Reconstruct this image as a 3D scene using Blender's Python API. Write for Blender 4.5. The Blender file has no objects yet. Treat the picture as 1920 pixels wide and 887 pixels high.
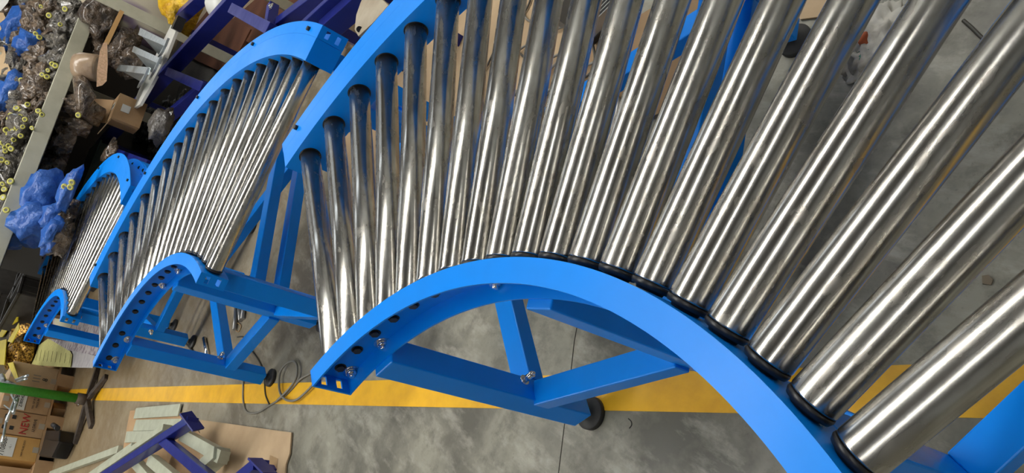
import bpy, bmesh, math, random
from mathutils import Vector, Matrix, noise
random.seed(7)
C = bpy.context.scene.collection
PI = math.pi

# ------------------------------------------------------------------ camera
# world: X runs forward from the camera's foot, Y to the left of it, Z up; metres
RC = [[-0.543403, -0.406897, -0.734267], [-0.242053, 0.913474, -0.327071], [0.803818, 0.0, -0.594876]]
CAM = Vector((0, 0, 1.4475)); FPX = 1349.83
right, down, fwd = [Vector(r).normalized() for r in RC]
cd = bpy.data.cameras.new('camera'); cam = bpy.data.objects.new('camera', cd); C.objects.link(cam)
m = Matrix.Identity(4)
for i in range(3):
    m[i][0] = right[i]; m[i][1] = -down[i]; m[i][2] = -fwd[i]; m[i][3] = CAM[i]
cam.matrix_world = m
cd.sensor_width = 36; cd.lens = FPX/1920*36; cd.clip_start = .02
bpy.context.scene.camera = cam

# ------------------------------------------------------------------ world, exposure
w = bpy.data.worlds.new('world'); bpy.context.scene.world = w; w.use_nodes = True
w.node_tree.nodes['Background'].inputs[0].default_value = (.75, .82, .9, 1)
w.node_tree.nodes['Background'].inputs[1].default_value = .6
vs = bpy.context.scene.view_settings
vs.view_transform = 'Standard'; vs.look = 'None'; vs.gamma = 1; vs.use_curve_mapping = False
vs.exposure = 0.0
SKY_STRENGTH = 34.0      # daylight through the roof lights
WIN_STRENGTH = 2.5     # daylight through the far windows
LAMP_STRENGTH = 60.0

# ------------------------------------------------------------------ helpers
def W(px, py, z=0.0):
    """the real point at height z seen in the direction of a photograph pixel (a measuring aid)"""
    d = right*((px-960)/FPX) + down*((py-443.5)/FPX) + fwd
    return CAM + d*((z-CAM.z)/d.z)
def WU(px, py, u):
    d = right*((px-960)/FPX) + down*((py-443.5)/FPX) + fwd
    return CAM + d*(u/d.x)

def nd(nt, t, **k):
    n = nt.nodes.new(t)
    for a, b in k.items(): setattr(n, a, b)
    return n
MATS = {}
def mat(name, col, rough=.5, metal=0, col2=None, scale=6, detail=4, stretch=None, bump=0, bscale=40, bdist=.01, coat=0, r2=None, trans=0, alpha=1, lo=.35, hi=.65, spec=.5, emit=0):
    if name in MATS: return MATS[name]
    M = bpy.data.materials.new(name); M.use_nodes = True; nt = M.node_tree
    b = nt.nodes['Principled BSDF']; L = nt.links.new
    b.inputs['Base Color'].default_value = (*col, 1); b.inputs['Roughness'].default_value = rough
    b.inputs['Metallic'].default_value = metal; b.inputs['Coat Weight'].default_value = coat
    b.inputs['Coat Roughness'].default_value = .08
    b.inputs['Specular IOR Level'].default_value = spec
    b.inputs['Transmission Weight'].default_value = trans; b.inputs['Alpha'].default_value = alpha
    if emit: b.inputs['Emission Color'].default_value = (*col, 1); b.inputs['Emission Strength'].default_value = emit
    tc = nd(nt, 'ShaderNodeTexCoord'); mp = nd(nt, 'ShaderNodeMapping'); L(tc.outputs['Object'], mp.inputs[0])
    if stretch: mp.inputs['Scale'].default_value = stretch
    if col2 or r2 is not None:
        n = nd(nt, 'ShaderNodeTexNoise'); n.inputs['Scale'].default_value = scale; n.inputs['Detail'].default_value = detail
        n.inputs['Roughness'].default_value = .6
        L(mp.outputs[0], n.inputs['Vector'])
        rp = nd(nt, 'ShaderNodeMapRange'); rp.inputs[1].default_value = lo; rp.inputs[2].default_value = hi; L(n.outputs[0], rp.inputs[0])
        if col2:
            mx = nd(nt, 'ShaderNodeMix', data_type='RGBA'); mx.inputs[6].default_value = (*col, 1); mx.inputs[7].default_value = (*col2, 1)
            L(rp.outputs[0], mx.inputs[0]); L(mx.outputs[2], b.inputs['Base Color'])
        if r2 is not None:
            mr = nd(nt, 'ShaderNodeMapRange'); mr.inputs[3].default_value = rough; mr.inputs[4].default_value = r2
            L(rp.outputs[0], mr.inputs[0]); L(mr.outputs[0], b.inputs['Roughness'])
    if bump:
        n = nd(nt, 'ShaderNodeTexNoise'); n.inputs['Scale'].default_value = bscale; n.inputs['Detail'].default_value = 5
        L(mp.outputs[0], n.inputs['Vector'])
        bp = nd(nt, 'ShaderNodeBump'); bp.inputs['Strength'].default_value = bump; bp.inputs['Distance'].default_value = bdist
        L(n.outputs[0], bp.inputs['Height']); L(bp.outputs[0], b.inputs['Normal'])
    MATS[name] = M
    return M

class MB:
    def __init__(s): s.bm = bmesh.new()
    def box(s, c, size, M=None):
        """axis box at c, optional matrix"""
        vs = [s.bm.verts.new((M or Matrix()) @ (Vector(c)+Vector((size[0]*x/2, size[1]*y/2, size[2]*z/2)))) for x in (-1, 1) for y in (-1, 1) for z in (-1, 1)]
        for f in ((0,1,3,2),(4,6,7,5),(0,4,5,1),(2,3,7,6),(0,2,6,4),(1,5,7,3)): s.bm.faces.new([vs[i] for i in f])
        return s
    def bar(s, p, q, w, h, up=(0, 0, 1)):
        p = Vector(p); q = Vector(q); d = (q-p); l = d.length; d.normalize(); up = Vector(up)
        side = d.cross(up)
        if side.length < 1e-4: side = d.cross(Vector((1, 0, 0)))
        side.normalize(); u2 = side.cross(d)
        M = Matrix(((d[0], side[0], u2[0], 0), (d[1], side[1], u2[1], 0), (d[2], side[2], u2[2], 0), (0, 0, 0, 1)))
        M = Matrix.Translation((p+q)/2) @ M
        return s.box((0, 0, 0), (l, w, h), M)
    def cyl(s, p, q, r, r2=None, n=16, cap=True):
        p = Vector(p); q = Vector(q); r2 = r if r2 is None else r2
        return s.tube([p, q], [r, r2], n, cap)
    def tube(s, pts, r, n=10, cap=True):
        pts = [Vector(a) for a in pts]; rs = r if isinstance(r, (list, tuple)) else [r]*len(pts); rings = []
        prev = None
        for i, a in enumerate(pts):
            t = (pts[min(i+1, len(pts)-1)]-pts[max(i-1, 0)]); t = t.normalized() if t.length > 0 else Vector((0, 0, 1))
            if prev is None:
                x = t.cross(Vector((0, 0, 1)))
                if x.length < 1e-3: x = t.cross(Vector((1, 0, 0)))
            else: x = prev - t*prev.dot(t)
            x.normalize(); prev = x; y = t.cross(x)
            rings.append([s.bm.verts.new(a+(x*math.cos(2*PI*k/n)+y*math.sin(2*PI*k/n))*rs[i]) for k in range(n)])
        for A, B in zip(rings, rings[1:]):
            for k in range(n):
                f = s.bm.faces.new((A[k], A[(k+1) % n], B[(k+1) % n], B[k])); f.smooth = True
        if cap: s.bm.faces.new(rings[0][::-1]); s.bm.faces.new(rings[-1])
        return s
    def prism(s, pts, t, nrm=None):
        """polygon (list of 3D points) given thickness t along -normal"""
        pts = [Vector(a) for a in pts]
        if nrm is None:
            nrm = Vector((0, 0, 0))
            for i in range(len(pts)): nrm += pts[i].cross(pts[(i+1) % len(pts)])
            nrm.normalize()
            if nrm.z < 0: pts.reverse(); nrm = -nrm
        nrm = Vector(nrm)
        a = [s.bm.verts.new(q) for q in pts]; b = [s.bm.verts.new(q-nrm*t) for q in pts]
        s.bm.faces.new(a); s.bm.faces.new(b[::-1])
        for i in range(len(a)): s.bm.faces.new((a[i], b[i], b[(i+1) % len(a)], a[(i+1) % len(a)]))
        return s
    def sweep(s, prof, path, closed=True):
        """prof: list of (r,z) ; path: list of angles about the origin"""
        rings = [[s.bm.verts.new((r*math.cos(a), r*math.sin(a), z)) for r, z in prof] for a in path]
        n = len(prof)
        for A, B in zip(rings, rings[1:]):
            for k in range(n if closed else n-1):
                s.bm.faces.new((A[k], A[(k+1) % n], B[(k+1) % n], B[k]))
        if closed: s.bm.faces.new(rings[0]); s.bm.faces.new(rings[-1][::-1])
        return s
    def ring(s, c, ax, R, r, n=14, m_=6):
        c = Vector(c); ax = Vector(ax).normalized(); x = ax.orthogonal().normalized(); y = ax.cross(x); rr = []
        for i in range(n):
            d = x*math.cos(2*PI*i/n)+y*math.sin(2*PI*i/n)
            rr.append([s.bm.verts.new(c+d*(R+r*math.cos(2*PI*j/m_))+ax*r*math.sin(2*PI*j/m_)) for j in range(m_)])
        for i in range(n):
            for j in range(m_):
                f = s.bm.faces.new((rr[i][j], rr[(i+1) % n][j], rr[(i+1) % n][(j+1) % m_], rr[i][(j+1) % m_])); f.smooth = True
        return s
    def build(s, name, m, parent=None, bevel=0):
        bmesh.ops.recalc_face_normals(s.bm, faces=s.bm.faces)
        me = bpy.data.meshes.new(name); s.bm.to_mesh(me); s.bm.free()
        o = bpy.data.objects.new(name, me); C.objects.link(o)
        if m: me.materials.append(m)
        if parent: o.parent = parent
        if bevel:
            b = o.modifiers.new('bevel', 'BEVEL'); b.width = bevel; b.segments = 2; b.limit_method = 'ANGLE'
        return o
def tag(o, label=None, cat=None, group=None, kind=None):
    if label: o['label'] = label
    if cat: o['category'] = cat
    if group: o['group'] = group
    if kind: o['kind'] = kind
    return o
def empty(name, loc, label, cat, group=None, rz=0):
    o = bpy.data.objects.new(name, None); C.objects.link(o); o.location = loc; o.rotation_euler = (0, 0, rz)
    o.empty_display_size = .1
    return tag(o, label, cat, group)
def kids(o): return [c for c in bpy.data.objects if c.parent == o]
def recentre(o, loc=None):
    """moves a mesh object's origin to its own base centre"""
    me = o.data; xs = [v.co for v in me.vertices]
    c = Vector(((min(v.x for v in xs)+max(v.x for v in xs))/2, (min(v.y for v in xs)+max(v.y for v in xs))/2, min(v.z for v in xs)))
    me.transform(Matrix.Translation(-c)); o.location = c
    return o
def single(mb, name, m, label, cat, group=None, kind=None, bevel=0):
    return tag(recentre(mb.build(name, m, None, bevel)), label, cat, group, kind)
def thing(name, at, label, cat, group=None):
    return empty(name, at, label, cat, group)
def part(mb, name, m, parent, label=None, bevel=0):
    """geometry given in world coordinates, made a child of its thing"""
    o = mb.build(name, m, None, bevel)
    top = parent; off = Vector(parent.location)
    while top.parent: top = top.parent; off += Vector(top.location)
    o.data.transform(Matrix.Translation(-off)); o.parent = parent
    if label: o['label'] = label
    return o
def lump(mb, c, size, seed=0, sub=3, amp=.25, freq=1.6, crease=0.0, rot=0, flat=True):
    bm2 = bmesh.new(); bmesh.ops.create_icosphere(bm2, subdivisions=sub, radius=1)
    off = Vector((seed*3.1, seed*1.7, seed*.9)); Mz = Matrix.Rotation(rot, 3, 'Z'); vm = {}
    for v in bm2.verts:
        n = noise.fractal(v.co*freq+off, .8, 2.0, 3)
        r = 1+amp*n
        if crease: r -= crease*abs(noise.noise(v.co*freq*2.3+off*2))
        co = v.co*r
        if flat and co.z < -.55: co.z = -.55
        vm[v.index] = mb.bm.verts.new(Vector(c)+Mz @ Vector((co.x*size[0], co.y*size[1], co.z*size[2])))
    for f in bm2.faces:
        g = mb.bm.faces.new([vm[v.index] for v in f.verts]); g.smooth = True
    bm2.free(); return mb
def text(body, size, M, m, parent, name='lettering'):
    cu = bpy.data.curves.new(name, 'FONT'); cu.body = body; cu.size = size; cu.align_x = 'CENTER'; cu.align_y = 'CENTER'; cu.extrude = .0006
    t = bpy.data.objects.new('tmp', cu); C.objects.link(t)
    me = bpy.data.meshes.new_from_object(t.evaluated_get(bpy.context.evaluated_depsgraph_get()))
    bpy.data.objects.remove(t)
    me.transform(M); o = bpy.data.objects.new(name, me); C.objects.link(o); me.materials.append(m)
    off = Vector((0, 0, 0)); p = parent
    while p: off += Vector(p.location); p = p.parent
    me.transform(Matrix.Translation(-off)); o.parent = parent
    return o

# ------------------------------------------------------------------ materials
def paint(name, col, col2, rough=.28):
    return mat(name, col, rough, 0, col2=col2, scale=5, bump=.03, bscale=120, coat=.08, spec=.3, r2=rough+.1)
BLUE = mat('blue_paint', (.0, .25, .90), .3, 0, col2=(.0, .235, .84), scale=5, r2=.38, spec=.25)
NAVY = paint('navy_paint', (.012, .02, .19), (.010, .016, .15), .3)
CREAM = mat('cream_paint', (.47, .46, .36), .4, col2=(.40, .39, .30), scale=9, bump=.05)
CREAM2 = mat('pale_green_steel', (.43, .45, .35), .42, col2=(.35, .36, .27), scale=12, bump=.05)
BLACK = mat('black_plastic', (.012, .012, .014), .38, bump=.05)
CRATE = mat('crate_plastic', (.05, .046, .042), .45, col2=(.03, .028, .026), scale=8)
RUBBER = mat('black_rubber', (.018, .018, .018), .55, col2=(.03, .03, .03), scale=20)
ZINC = mat('zinc', (.62, .66, .67), .33, 1, col2=(.45, .5, .52), scale=30, r2=.5)
CHROME = mat('bolt_steel', (.8, .8, .78), .18, 1)
GREEN = mat('green_paint', (.04, .33, .03), .5, col2=(.06, .38, .045), scale=60)
CARD = mat('cardboard', (.42, .27, .14), .8, col2=(.36, .22, .11), scale=7, bump=.1, bscale=60)
CARD2 = mat('pale_cardboard', (.47, .34, .2), .8, col2=(.40, .28, .16), scale=5, bump=.1, bscale=60)
CARDO = mat('ochre_cardboard', (.52, .30, .09), .8, col2=(.46, .25, .07), scale=7, bump=.1)
WOOD = mat('bare_wood', (.86, .56, .35), .6, col2=(.62, .37, .2), scale=10, stretch=(1, 8, 8))
WOODD = mat('dark_wood', (.07, .05, .035), .75, col2=(.11, .08, .055), scale=14, bump=.3)
PLY = mat('brown_ply', (.10, .04, .02), .8, col2=(.07, .026, .014), scale=3, bump=.1, spec=.2)
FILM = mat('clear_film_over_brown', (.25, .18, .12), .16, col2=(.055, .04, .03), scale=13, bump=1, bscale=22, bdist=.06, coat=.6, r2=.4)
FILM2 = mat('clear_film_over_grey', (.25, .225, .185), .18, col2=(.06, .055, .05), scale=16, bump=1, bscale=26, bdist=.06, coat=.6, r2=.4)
FILMD = mat('film_shade_painted', (.13, .09, .06), .18, col2=(.03, .022, .018), scale=12, bump=1, bscale=20, bdist=.06, coat=.5, r2=.4)  # darker copy of FILM, the shade under the shelf put into its colour
FILMB = mat('black_wrap', (.03, .032, .034), .2, col2=(.012, .012, .013), scale=7, bump=.9, bscale=16, bdist=.05, stretch=(1, 1, 4), coat=.5, r2=.4)
BAGB = mat('blue_bag', (.03, .12, .42), .35, col2=(.02, .08, .33), scale=6, bump=.8, bscale=9, bdist=.05)
CLOTH = mat('beige_cloth', (.46, .40, .30), .85, col2=(.33, .27, .19), scale=5, bump=.4, bscale=14)
YEL = mat('yellow_plastic', (.62, .50, .015), .45, col2=(.5, .38, .01), scale=9)
YSEAL = mat('yellow_seal', (.50, .47, .10), .45)
GREYM = mat('grey_metal', (.35, .35, .34), .4, .6)
WHITE = mat('white_sheet', (.66, .66, .62), .3, col2=(.58, .58, .55), scale=5)
INK = mat('black_ink', (.02, .02, .02), .7)
RED = mat('red_ink', (.38, .02, .02), .7)
LABEL = mat('paper_label', (.62, .63, .6), .6)
CABLE = mat('grey_cable', (.19, .18, .15), .5)
CABLED = mat('dark_cable', (.05, .045, .035), .5)
GREENB = mat('dark_green_plastic', (.012, .035, .025), .45)

# chrome rollers: long fine scratches and a faint yellow passivation
def roller_mat():
    M = bpy.data.materials.new('zinc_roller'); M.use_nodes = True; nt = M.node_tree; b = nt.nodes['Principled BSDF']; L = nt.links.new
    b.inputs['Metallic'].default_value = 1
    tc = nd(nt, 'ShaderNodeTexCoord'); oi = nd(nt, 'ShaderNodeObjectInfo')
    ad = nd(nt, 'ShaderNodeVectorMath', operation='ADD'); mu = nd(nt, 'ShaderNodeVectorMath', operation='SCALE'); mu.inputs['Scale'].default_value = 9
    cb = nd(nt, 'ShaderNodeCombineXYZ'); L(oi.outputs['Random'], cb.inputs[0]); L(oi.outputs['Random'], cb.inputs[2]); L(cb.outputs[0], mu.inputs[0])
    L(tc.outputs['Object'], ad.inputs[0]); L(mu.outputs[0], ad.inputs[1])
    def noi(sc, s, d=4):
        mp = nd(nt, 'ShaderNodeMapping'); mp.inputs['Scale'].default_value = sc; L(ad.outputs[0], mp.inputs[0])
        n = nd(nt, 'ShaderNodeTexNoise'); n.inputs['Scale'].default_value = s; n.inputs['Detail'].default_value = d; L(mp.outputs[0], n.inputs['Vector']); return n
    a = noi((1, 9, 9), 4, 3); c = noi((1, 3.0, 3.0), 22, 8); e = noi((1.5, 30, 30), 7, 3)
    r1 = nd(nt, 'ShaderNodeMapRange'); r1.inputs[1].default_value = .35; r1.inputs[2].default_value = .7; r1.inputs[3].default_value = .20; r1.inputs[4].default_value = .28; L(a.outputs[0], r1.inputs[0])
    r2 = nd(nt, 'ShaderNodeMapRange'); r2.inputs[1].default_value = .55; r2.inputs[2].default_value = .75; r2.inputs[3].default_value = 0; r2.inputs[4].default_value = .16; L(c.outputs[0], r2.inputs[0])
    s = nd(nt, 'ShaderNodeMath', operation='ADD'); L(r1.outputs[0], s.inputs[0]); L(r2.outputs[0], s.inputs[1]); L(s.outputs[0], b.inputs['Roughness'])
    cr = nd(nt, 'ShaderNodeMix', data_type='RGBA'); cr.inputs[6].default_value = (.57, .56, .53, 1); cr.inputs[7].default_value = (.43, .41, .37, 1)
    r3 = nd(nt, 'ShaderNodeMapRange'); r3.inputs[1].default_value = .38; r3.inputs[2].default_value = .62; L(c.outputs[0], r3.inputs[0]); L(r3.outputs[0], cr.inputs[0]); L(cr.outputs[2], b.inputs['Base Color'])
    bp = nd(nt, 'ShaderNodeBump'); bp.inputs['Strength'].default_value = .035; bp.inputs['Distance'].default_value = .002; L(e.outputs[0], bp.inputs['Height'])
    return M
ROLL = roller_mat()

# concrete floor: mottled, with wear, turning browner towards the far part
def floor_mat():
    M = bpy.data.materials.new('concrete'); M.use_nodes = True; nt = M.node_tree; b = nt.nodes['Principled BSDF']; L = nt.links.new
    tc = nd(nt, 'ShaderNodeTexCoord')
    def noi(s, d, rr=.6, sc=(1, 1, 1)):
        mp = nd(nt, 'ShaderNodeMapping'); mp.inputs['Scale'].default_value = sc; L(tc.outputs['Object'], mp.inputs[0])
        n = nd(nt, 'ShaderNodeTexNoise'); n.inputs['Scale'].default_value = s; n.inputs['Detail'].default_value = d; n.inputs['Roughness'].default_value = rr; L(mp.outputs[0], n.inputs['Vector']); return n
    def mr(src, a, c, lo=0, hi=1):
        r = nd(nt, 'ShaderNodeMapRange'); r.inputs[1].default_value = a; r.inputs[2].default_value = c; r.inputs[3].default_value = lo; r.inputs[4].default_value = hi; L(src, r.inputs[0]); return r.outputs[0]
    def mix(f, A, B, mode='MIX'):
        x = nd(nt, 'ShaderNodeMix', data_type='RGBA', blend_type=mode)
        L(f, x.inputs[0])
        for v, i in ((A, 6), (B, 7)):
            if isinstance(v, tuple): x.inputs[i].default_value = (*v, 1)
            else: L(v, x.inputs[i])
        return x.outputs[2]
    big = noi(2.2, 6, .62); mid = noi(9, 8, .7); fine = noi(90, 4); streak = noi(5, 6, .65, (1, 2.4, 1))
    c = mix(mr(big.outputs[0], .42, .60), (.105, .10, .078), (.27, .26, .205))
    c = mix(mr(streak.outputs[0], .50, .66, 0, .6), c, (.40, .385, .32))
    c = mix(mr(mid.outputs[0], .50, .66, 0, .65), c, (.095, .088, .068))
    c = mix(mr(fine.outputs[0], .62, .72, 0, .4), c, (.07, .065, .055))
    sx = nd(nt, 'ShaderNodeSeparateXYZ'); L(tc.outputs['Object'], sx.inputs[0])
    far_noise = noi(1.1, 3); dm = nd(nt, 'ShaderNodeMath', operation='ADD'); L(sx.outputs[0], dm.inputs[0]); L(far_noise.outputs[0], dm.inputs[1])
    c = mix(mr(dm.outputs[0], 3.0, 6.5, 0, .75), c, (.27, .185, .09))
    L(c, b.inputs['Base Color'])
    L(mr(mid.outputs[0], .3, .7, .38, .6), b.inputs['Roughness'])
    bp = nd(nt, 'ShaderNodeBump'); bp.inputs['Strength'].default_value = .15; bp.inputs['Distance'].default_value = .004; L(mid.outputs[0], bp.inputs['Height']); L(bp.outputs[0], b.inputs['Normal'])
    return M
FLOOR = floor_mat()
YLINE = mat('yellow_floor_paint', (.80, .44, .012), .42, col2=(.66, .34, .01), scale=9, bump=.1, lo=.4, hi=.7)
WALLM = mat('hall_wall', (.42, .43, .42), .7)
CEIL = mat('hall_ceiling', (.12, .125, .13), .7)

# ------------------------------------------------------------------ the hall
def struct(mb, name, m): return tag(mb.build(name, m), None, None, None, 'structure')
X0, X1, Y0, Y1, HC = -9, 16, -9, 12, 7.0
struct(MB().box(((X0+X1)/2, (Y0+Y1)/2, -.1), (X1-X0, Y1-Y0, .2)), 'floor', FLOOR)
struct(MB().box(((X0+X1)/2, (Y0+Y1)/2, HC+.1), (X1-X0, Y1-Y0, .2)), 'ceiling', CEIL)
struct(MB().box((X1+.1, (Y0+Y1)/2, HC/2), (.2, Y1-Y0, HC)), 'wall_far', mat('far_wall_boards', (.36, .30, .23), .7))
struct(MB().box((X0-.1, (Y0+Y1)/2, HC/2), (.2, Y1-Y0, HC)), 'wall_near', WALLM)
struct(MB().box(((X0+X1)/2, Y1+.1, HC/2), (X1-X0, .2, HC)), 'wall_left', WALLM)
struct(MB().box(((X0+X1)/2, Y0-.1, HC/2), (X1-X0, .2, HC)), 'wall_right', WALLM)
def glow(name, col, st):
    return mat(name, col, .5, emit=st)
SKYL = glow('roof_light', (1, .98, .93), SKY_STRENGTH)
WING = glow('window_daylight', (.85, .93, 1), WIN_STRENGTH)
k = 1
for x, wd_ in ((-2.6, .15), (4.8, .52)):
    struct(MB().box((x, 1.0, HC-.03), (wd_, 19, .04)), 'window_%d' % k, SKYL); k += 1
for y in (-5, 0, 5):
    struct(MB().box((X1-.03, y, 4.6), (.04, 3.4, 1.8)), 'window_%d' % k, WING); k += 1
# floor marking and slab joint
ya, yb = W(120, 740), W(1960, 731)
dline = (yb-ya).normalized(); sline = Vector((-dline.y, dline.x, 0))
tag(MB().bar(ya+Vector((0, 0, .0008))-dline*.3, yb+Vector((0, 0, .0008))+dline*6, .097, .0024).build('trim_1', YLINE), kind='structure')
JOINT = mat('joint_dirt', (.05, .045, .035), .9)
jp = [W(1086, 590), W(1077, 640), W(1068, 720), W(1058, 800), W(1047, 890)]
jb = MB()
for a, b_ in zip(jp, jp[1:]): jb.bar(a+Vector((0, 0, .0006)), b_+Vector((0, 0, .0006)), .0022, .0014)
tag(jb.build('trim_2', JOINT), kind='structure')

# ------------------------------------------------------------------ roller curve conveyors
S = 1.6; HA = .445*S; D = math.radians(-4.711)
RW, RFI = .511*S, .484*S            # inner rail: web and flange edge radii
ROW, ROC, ROE = .990*S, 1.040*S, 1.068*S
ZT, ZB = HA+.027*S, HA-.031*S
TH = .004
MID = Vector((.75*S*math.cos(9*D), .75*S*math.sin(9*D), 0))
def pol(r, k, z=0): return Vector((r*math.cos(k*D), r*math.sin(k*D), z))
K0, K1 = -.5, 18.5
PATH = [(K0+(K1-K0)*i/72)*D for i in range(73)]
def at_mid(o): o.data.transform(Matrix.Translation(-MID)); return o

def end_plate(r0, r1, k, slots=True):
    """upright plate across a rail's end with two slots, built round its openings"""
    b = MB(); a = k*D; t = Vector((-math.sin(a), math.cos(a), 0)); rd = Vector((math.cos(a), math.sin(a), 0))
    M = Matrix(((rd[0], t[0], 0, 0), (rd[1], t[1], 0, 0), (0, 0, 1, 0), (0, 0, 0, 1)))
    Wd, Hh = r1-r0, ZT-ZB; cx = (r0+r1)/2
    if not slots: return b.box((cx, 0, (ZT+ZB)/2), (Wd, TH, Hh), M)
    sw, sh = .025, .014
    rows = [ZB+Hh*.30, ZB+Hh*.70]
    zs = [ZB, rows[0]-sh/2, rows[0]+sh/2, rows[1]-sh/2, rows[1]+sh/2, ZT]
    for i, (za, zb) in enumerate(zip(zs, zs[1:])):
        if i % 2 == 0: b.box((cx, 0, (za+zb)/2), (Wd, TH, zb-za), M)
        else:
            s_ = (Wd-sw)/2
            b.box((r0+s_/2, 0, (za+zb)/2), (s_, TH, zb-za), M); b.box((r1-s_/2, 0, (za+zb)/2), (s_, TH, zb-za), M)
    return b
def hexbolt(p, ax, r=.009, h=.008, n=6, washer=True):
    b = MB(); p = Vector(p); ax = Vector(ax).normalized()
    if washer: b.cyl(p, p+ax*.002, r*1.5, n=14)
    b.cyl(p, p+ax*h, r, n=n); b.cyl(p, p+ax*(h+.006), r*.45, n=8)
    return b
def leg_foot(root, leg, r, k):
    c = pol(r, k)
    b = MB().cyl(c+Vector((0, 0, .012)), c+Vector((0, 0, .075)), .009, n=12)
    at_mid(b.build('foot_screw', GREYM, leg))
    b = MB().tube([c+Vector((0, 0, z)) for z in (0, .014, .016, .022, .026, .034)], [.044, .044, .042, .026, .016, .013], 28)
    at_mid(b.build('foot_pad', RUBBER, leg))

def make_conveyor(root):
    # rails ------------------------------------------------------------
    prof = [(RFI, ZT), (RW, ZT), (RW, ZB), (RFI, ZB), (RFI, ZB+TH), (RW-TH, ZB+TH), (RW-TH, ZT-TH), (RFI, ZT-TH)]
    inner = at_mid(MB().sweep(prof, PATH).build('inner_rail', BLUE, root))
    prof = [(ROW, ZT), (ROC, ZT), (ROC, ZB), (ROW+TH, ZB), (ROW+TH, ZB-0.0), (ROW, ZB)]
    outer = at_mid(MB().sweep([(ROW, ZT), (ROC, ZT), (ROC, ZB), (ROW, ZB)], PATH).build('outer_rail', BLUE, root))
    prof = [(ROE, ZT), (ROC+.0005, ZT), (ROC+.0005, ZB), (ROE, ZB), (ROE, ZB+TH), (ROC+TH, ZB+TH), (ROC+TH, ZT-TH), (ROE, ZT-TH)]
    at_mid(MB().sweep(prof, PATH).build('side_channel', BLUE, outer))
    for k in (K0, K1):
        at_mid(end_plate(RFI, RW, k).build('end_plate', BLUE, inner))
        at_mid(end_plate(ROC+.001, ROE, k).build('end_plate', BLUE, outer))
    # axle plugs in the inner rail's web and rim rings round each roller end
    rimb = None
    plug = None
    for k in range(19):
        a = k*D
        if plug is None:
            plug = MB().cyl((RW-TH-.001, 0, HA-.0085), (RW-TH+.001, 0, HA-.0085), .0125, n=20).cyl((RW-TH-.006, 0, HA-.0085), (RW-TH, 0, HA-.0085), .0098, n=6).build('axle_plug', BLACK, inner); o = plug
            for v in o.data.vertices: v.co -= Vector((RW, 0, 0))
        else: o = plug.copy(); C.objects.link(o)
        o.location = pol(RW, k)-MID; o.rotation_euler = (0, 0, a)
        if rimb is None:
            b = MB()
            b.cyl((-.0015, 0, HA), (.0005, 0, HA), .0312, n=28)
            rimb = b.build('hole_rim', BLACK, outer); o = rimb
        else: o = rimb.copy(); C.objects.link(o)
        o.location = pol(ROW, k)-MID; o.rotation_euler = (0, 0, a)
    # rollers ----------------------------------------------------------
    n = 40; r0 = None
    for k in range(19):
        a = k*D; loc = pol(0, 0)
        if r0 is None:
            L0, L1 = .5195*S, .9925*S; ra, rb = .0181*S, .0173*S
            b = MB().tube([(x-.75*S, 0, HA) for x in (L0, L0+.003, L1)], [ra-.001, ra, rb], n, cap=True)
            r0 = b.build('roller', ROLL, root); rr = r0
            b = MB().tube([(x-.75*S, 0, HA) for x in (RW+.0005, RW+.004, RW+.0045, L0-.004, L0-.0005)], [ra*.66, ra*.70, ra*.93, ra*1.01, ra*.99], n)
            cap0 = b.build('end_cap', BLACK, r0)
        else:
            rr = r0.copy(); C.objects.link(rr); cc = cap0.copy(); C.objects.link(cc); cc.parent = rr
        rr.location = pol(.75*S, k)-MID; rr.rotation_euler = (0, 0, a)
    # legs and stretchers -----------------------------------------------
    T = .062
    ks = (1.45, 8.9, 17.0); ri, ro = .492*S, 1.022*S; zl = HA-.415*S
    def tilt(k): return pol(1, k)
    for k in ks:
        for r in (ri, ro):
            leg = at_mid(MB().bar(pol(r, k, zl), pol(r, k, ZB), T, T, up=tilt(k)).build('leg', BLUE, root, .003))
            leg_foot(root, leg, r, k)
            p = pol(r-(T/2 if r == ri else -T/2)*0, k, HA-.30*S)
            d = Vector((-math.sin(k*D), math.cos(k*D), 0))
            bb = hexbolt(pol(r+(.02 if r == ri else -.02), k, HA-.275*S)-d*(T/2), -d, .009, .03)
            at_mid(bb.build('bolt', CHROME, leg))
    zc = HA-.305*S
    def beam(p, q, name='cross_beam', w_=T, h_=T*.8):
        return at_mid(MB().bar(p, q, w_, h_).build(name, BLUE, root, .003))
    for k in ks: beam(pol(ri+T/2, k, zc), pol(ro-T/2, k, zc))
    beam(pol(ri+T/2, 8.9, HA-.235*S), pol(ro-T/2, 8.9, HA-.235*S))
    for r in (ri, ro):
        for ka, kb in zip(ks, ks[1:]):
            zz = zc+.075 if (r == ro and kb > 10) else zc     # the outer far-end stretcher sits a little higher
            p, q = pol(r, ka, zz), pol(r, kb, zz); d = (q-p).normalized()
            beam(p+d*T/2, q-d*T/2, 'stretcher')
    # bolts: three on the inner web, small cap screws on the outer cover
    for k, dz in ((-.05, -.026), (1.64, -.030), (7.2, -.026), (9.6, -.026), (16.2, -.026), (18.0, -.026)):
        p = pol(RW-TH, k, HA+dz*S+.004); at_mid(hexbolt(p, -pol(1, k), .0125, .011, 6).build('bolt', CHROME, inner))
    for k in (.1, 4.5, 8.9, 13.3, 17.7):
        p = pol(1.052*S, k, ZT); b = MB().cyl(p, p+Vector((0, 0, .009)), .0075, n=10); at_mid(b.build('cap_screw', BLACK, outer))
CONV = [((0.6737, 0.8114), -29.706, 'near blue curved roller conveyor filling the right of the view, its rollers the widest'),
        ((2.5196, 1.3297), -10.076, 'middle blue curved roller conveyor standing behind the near one'),
        ((4.7293, 2.2016), -20.359, 'farthest and smallest blue curved roller conveyor beside the black crates')]
GC = 'curved roller conveyors in a row'
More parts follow.
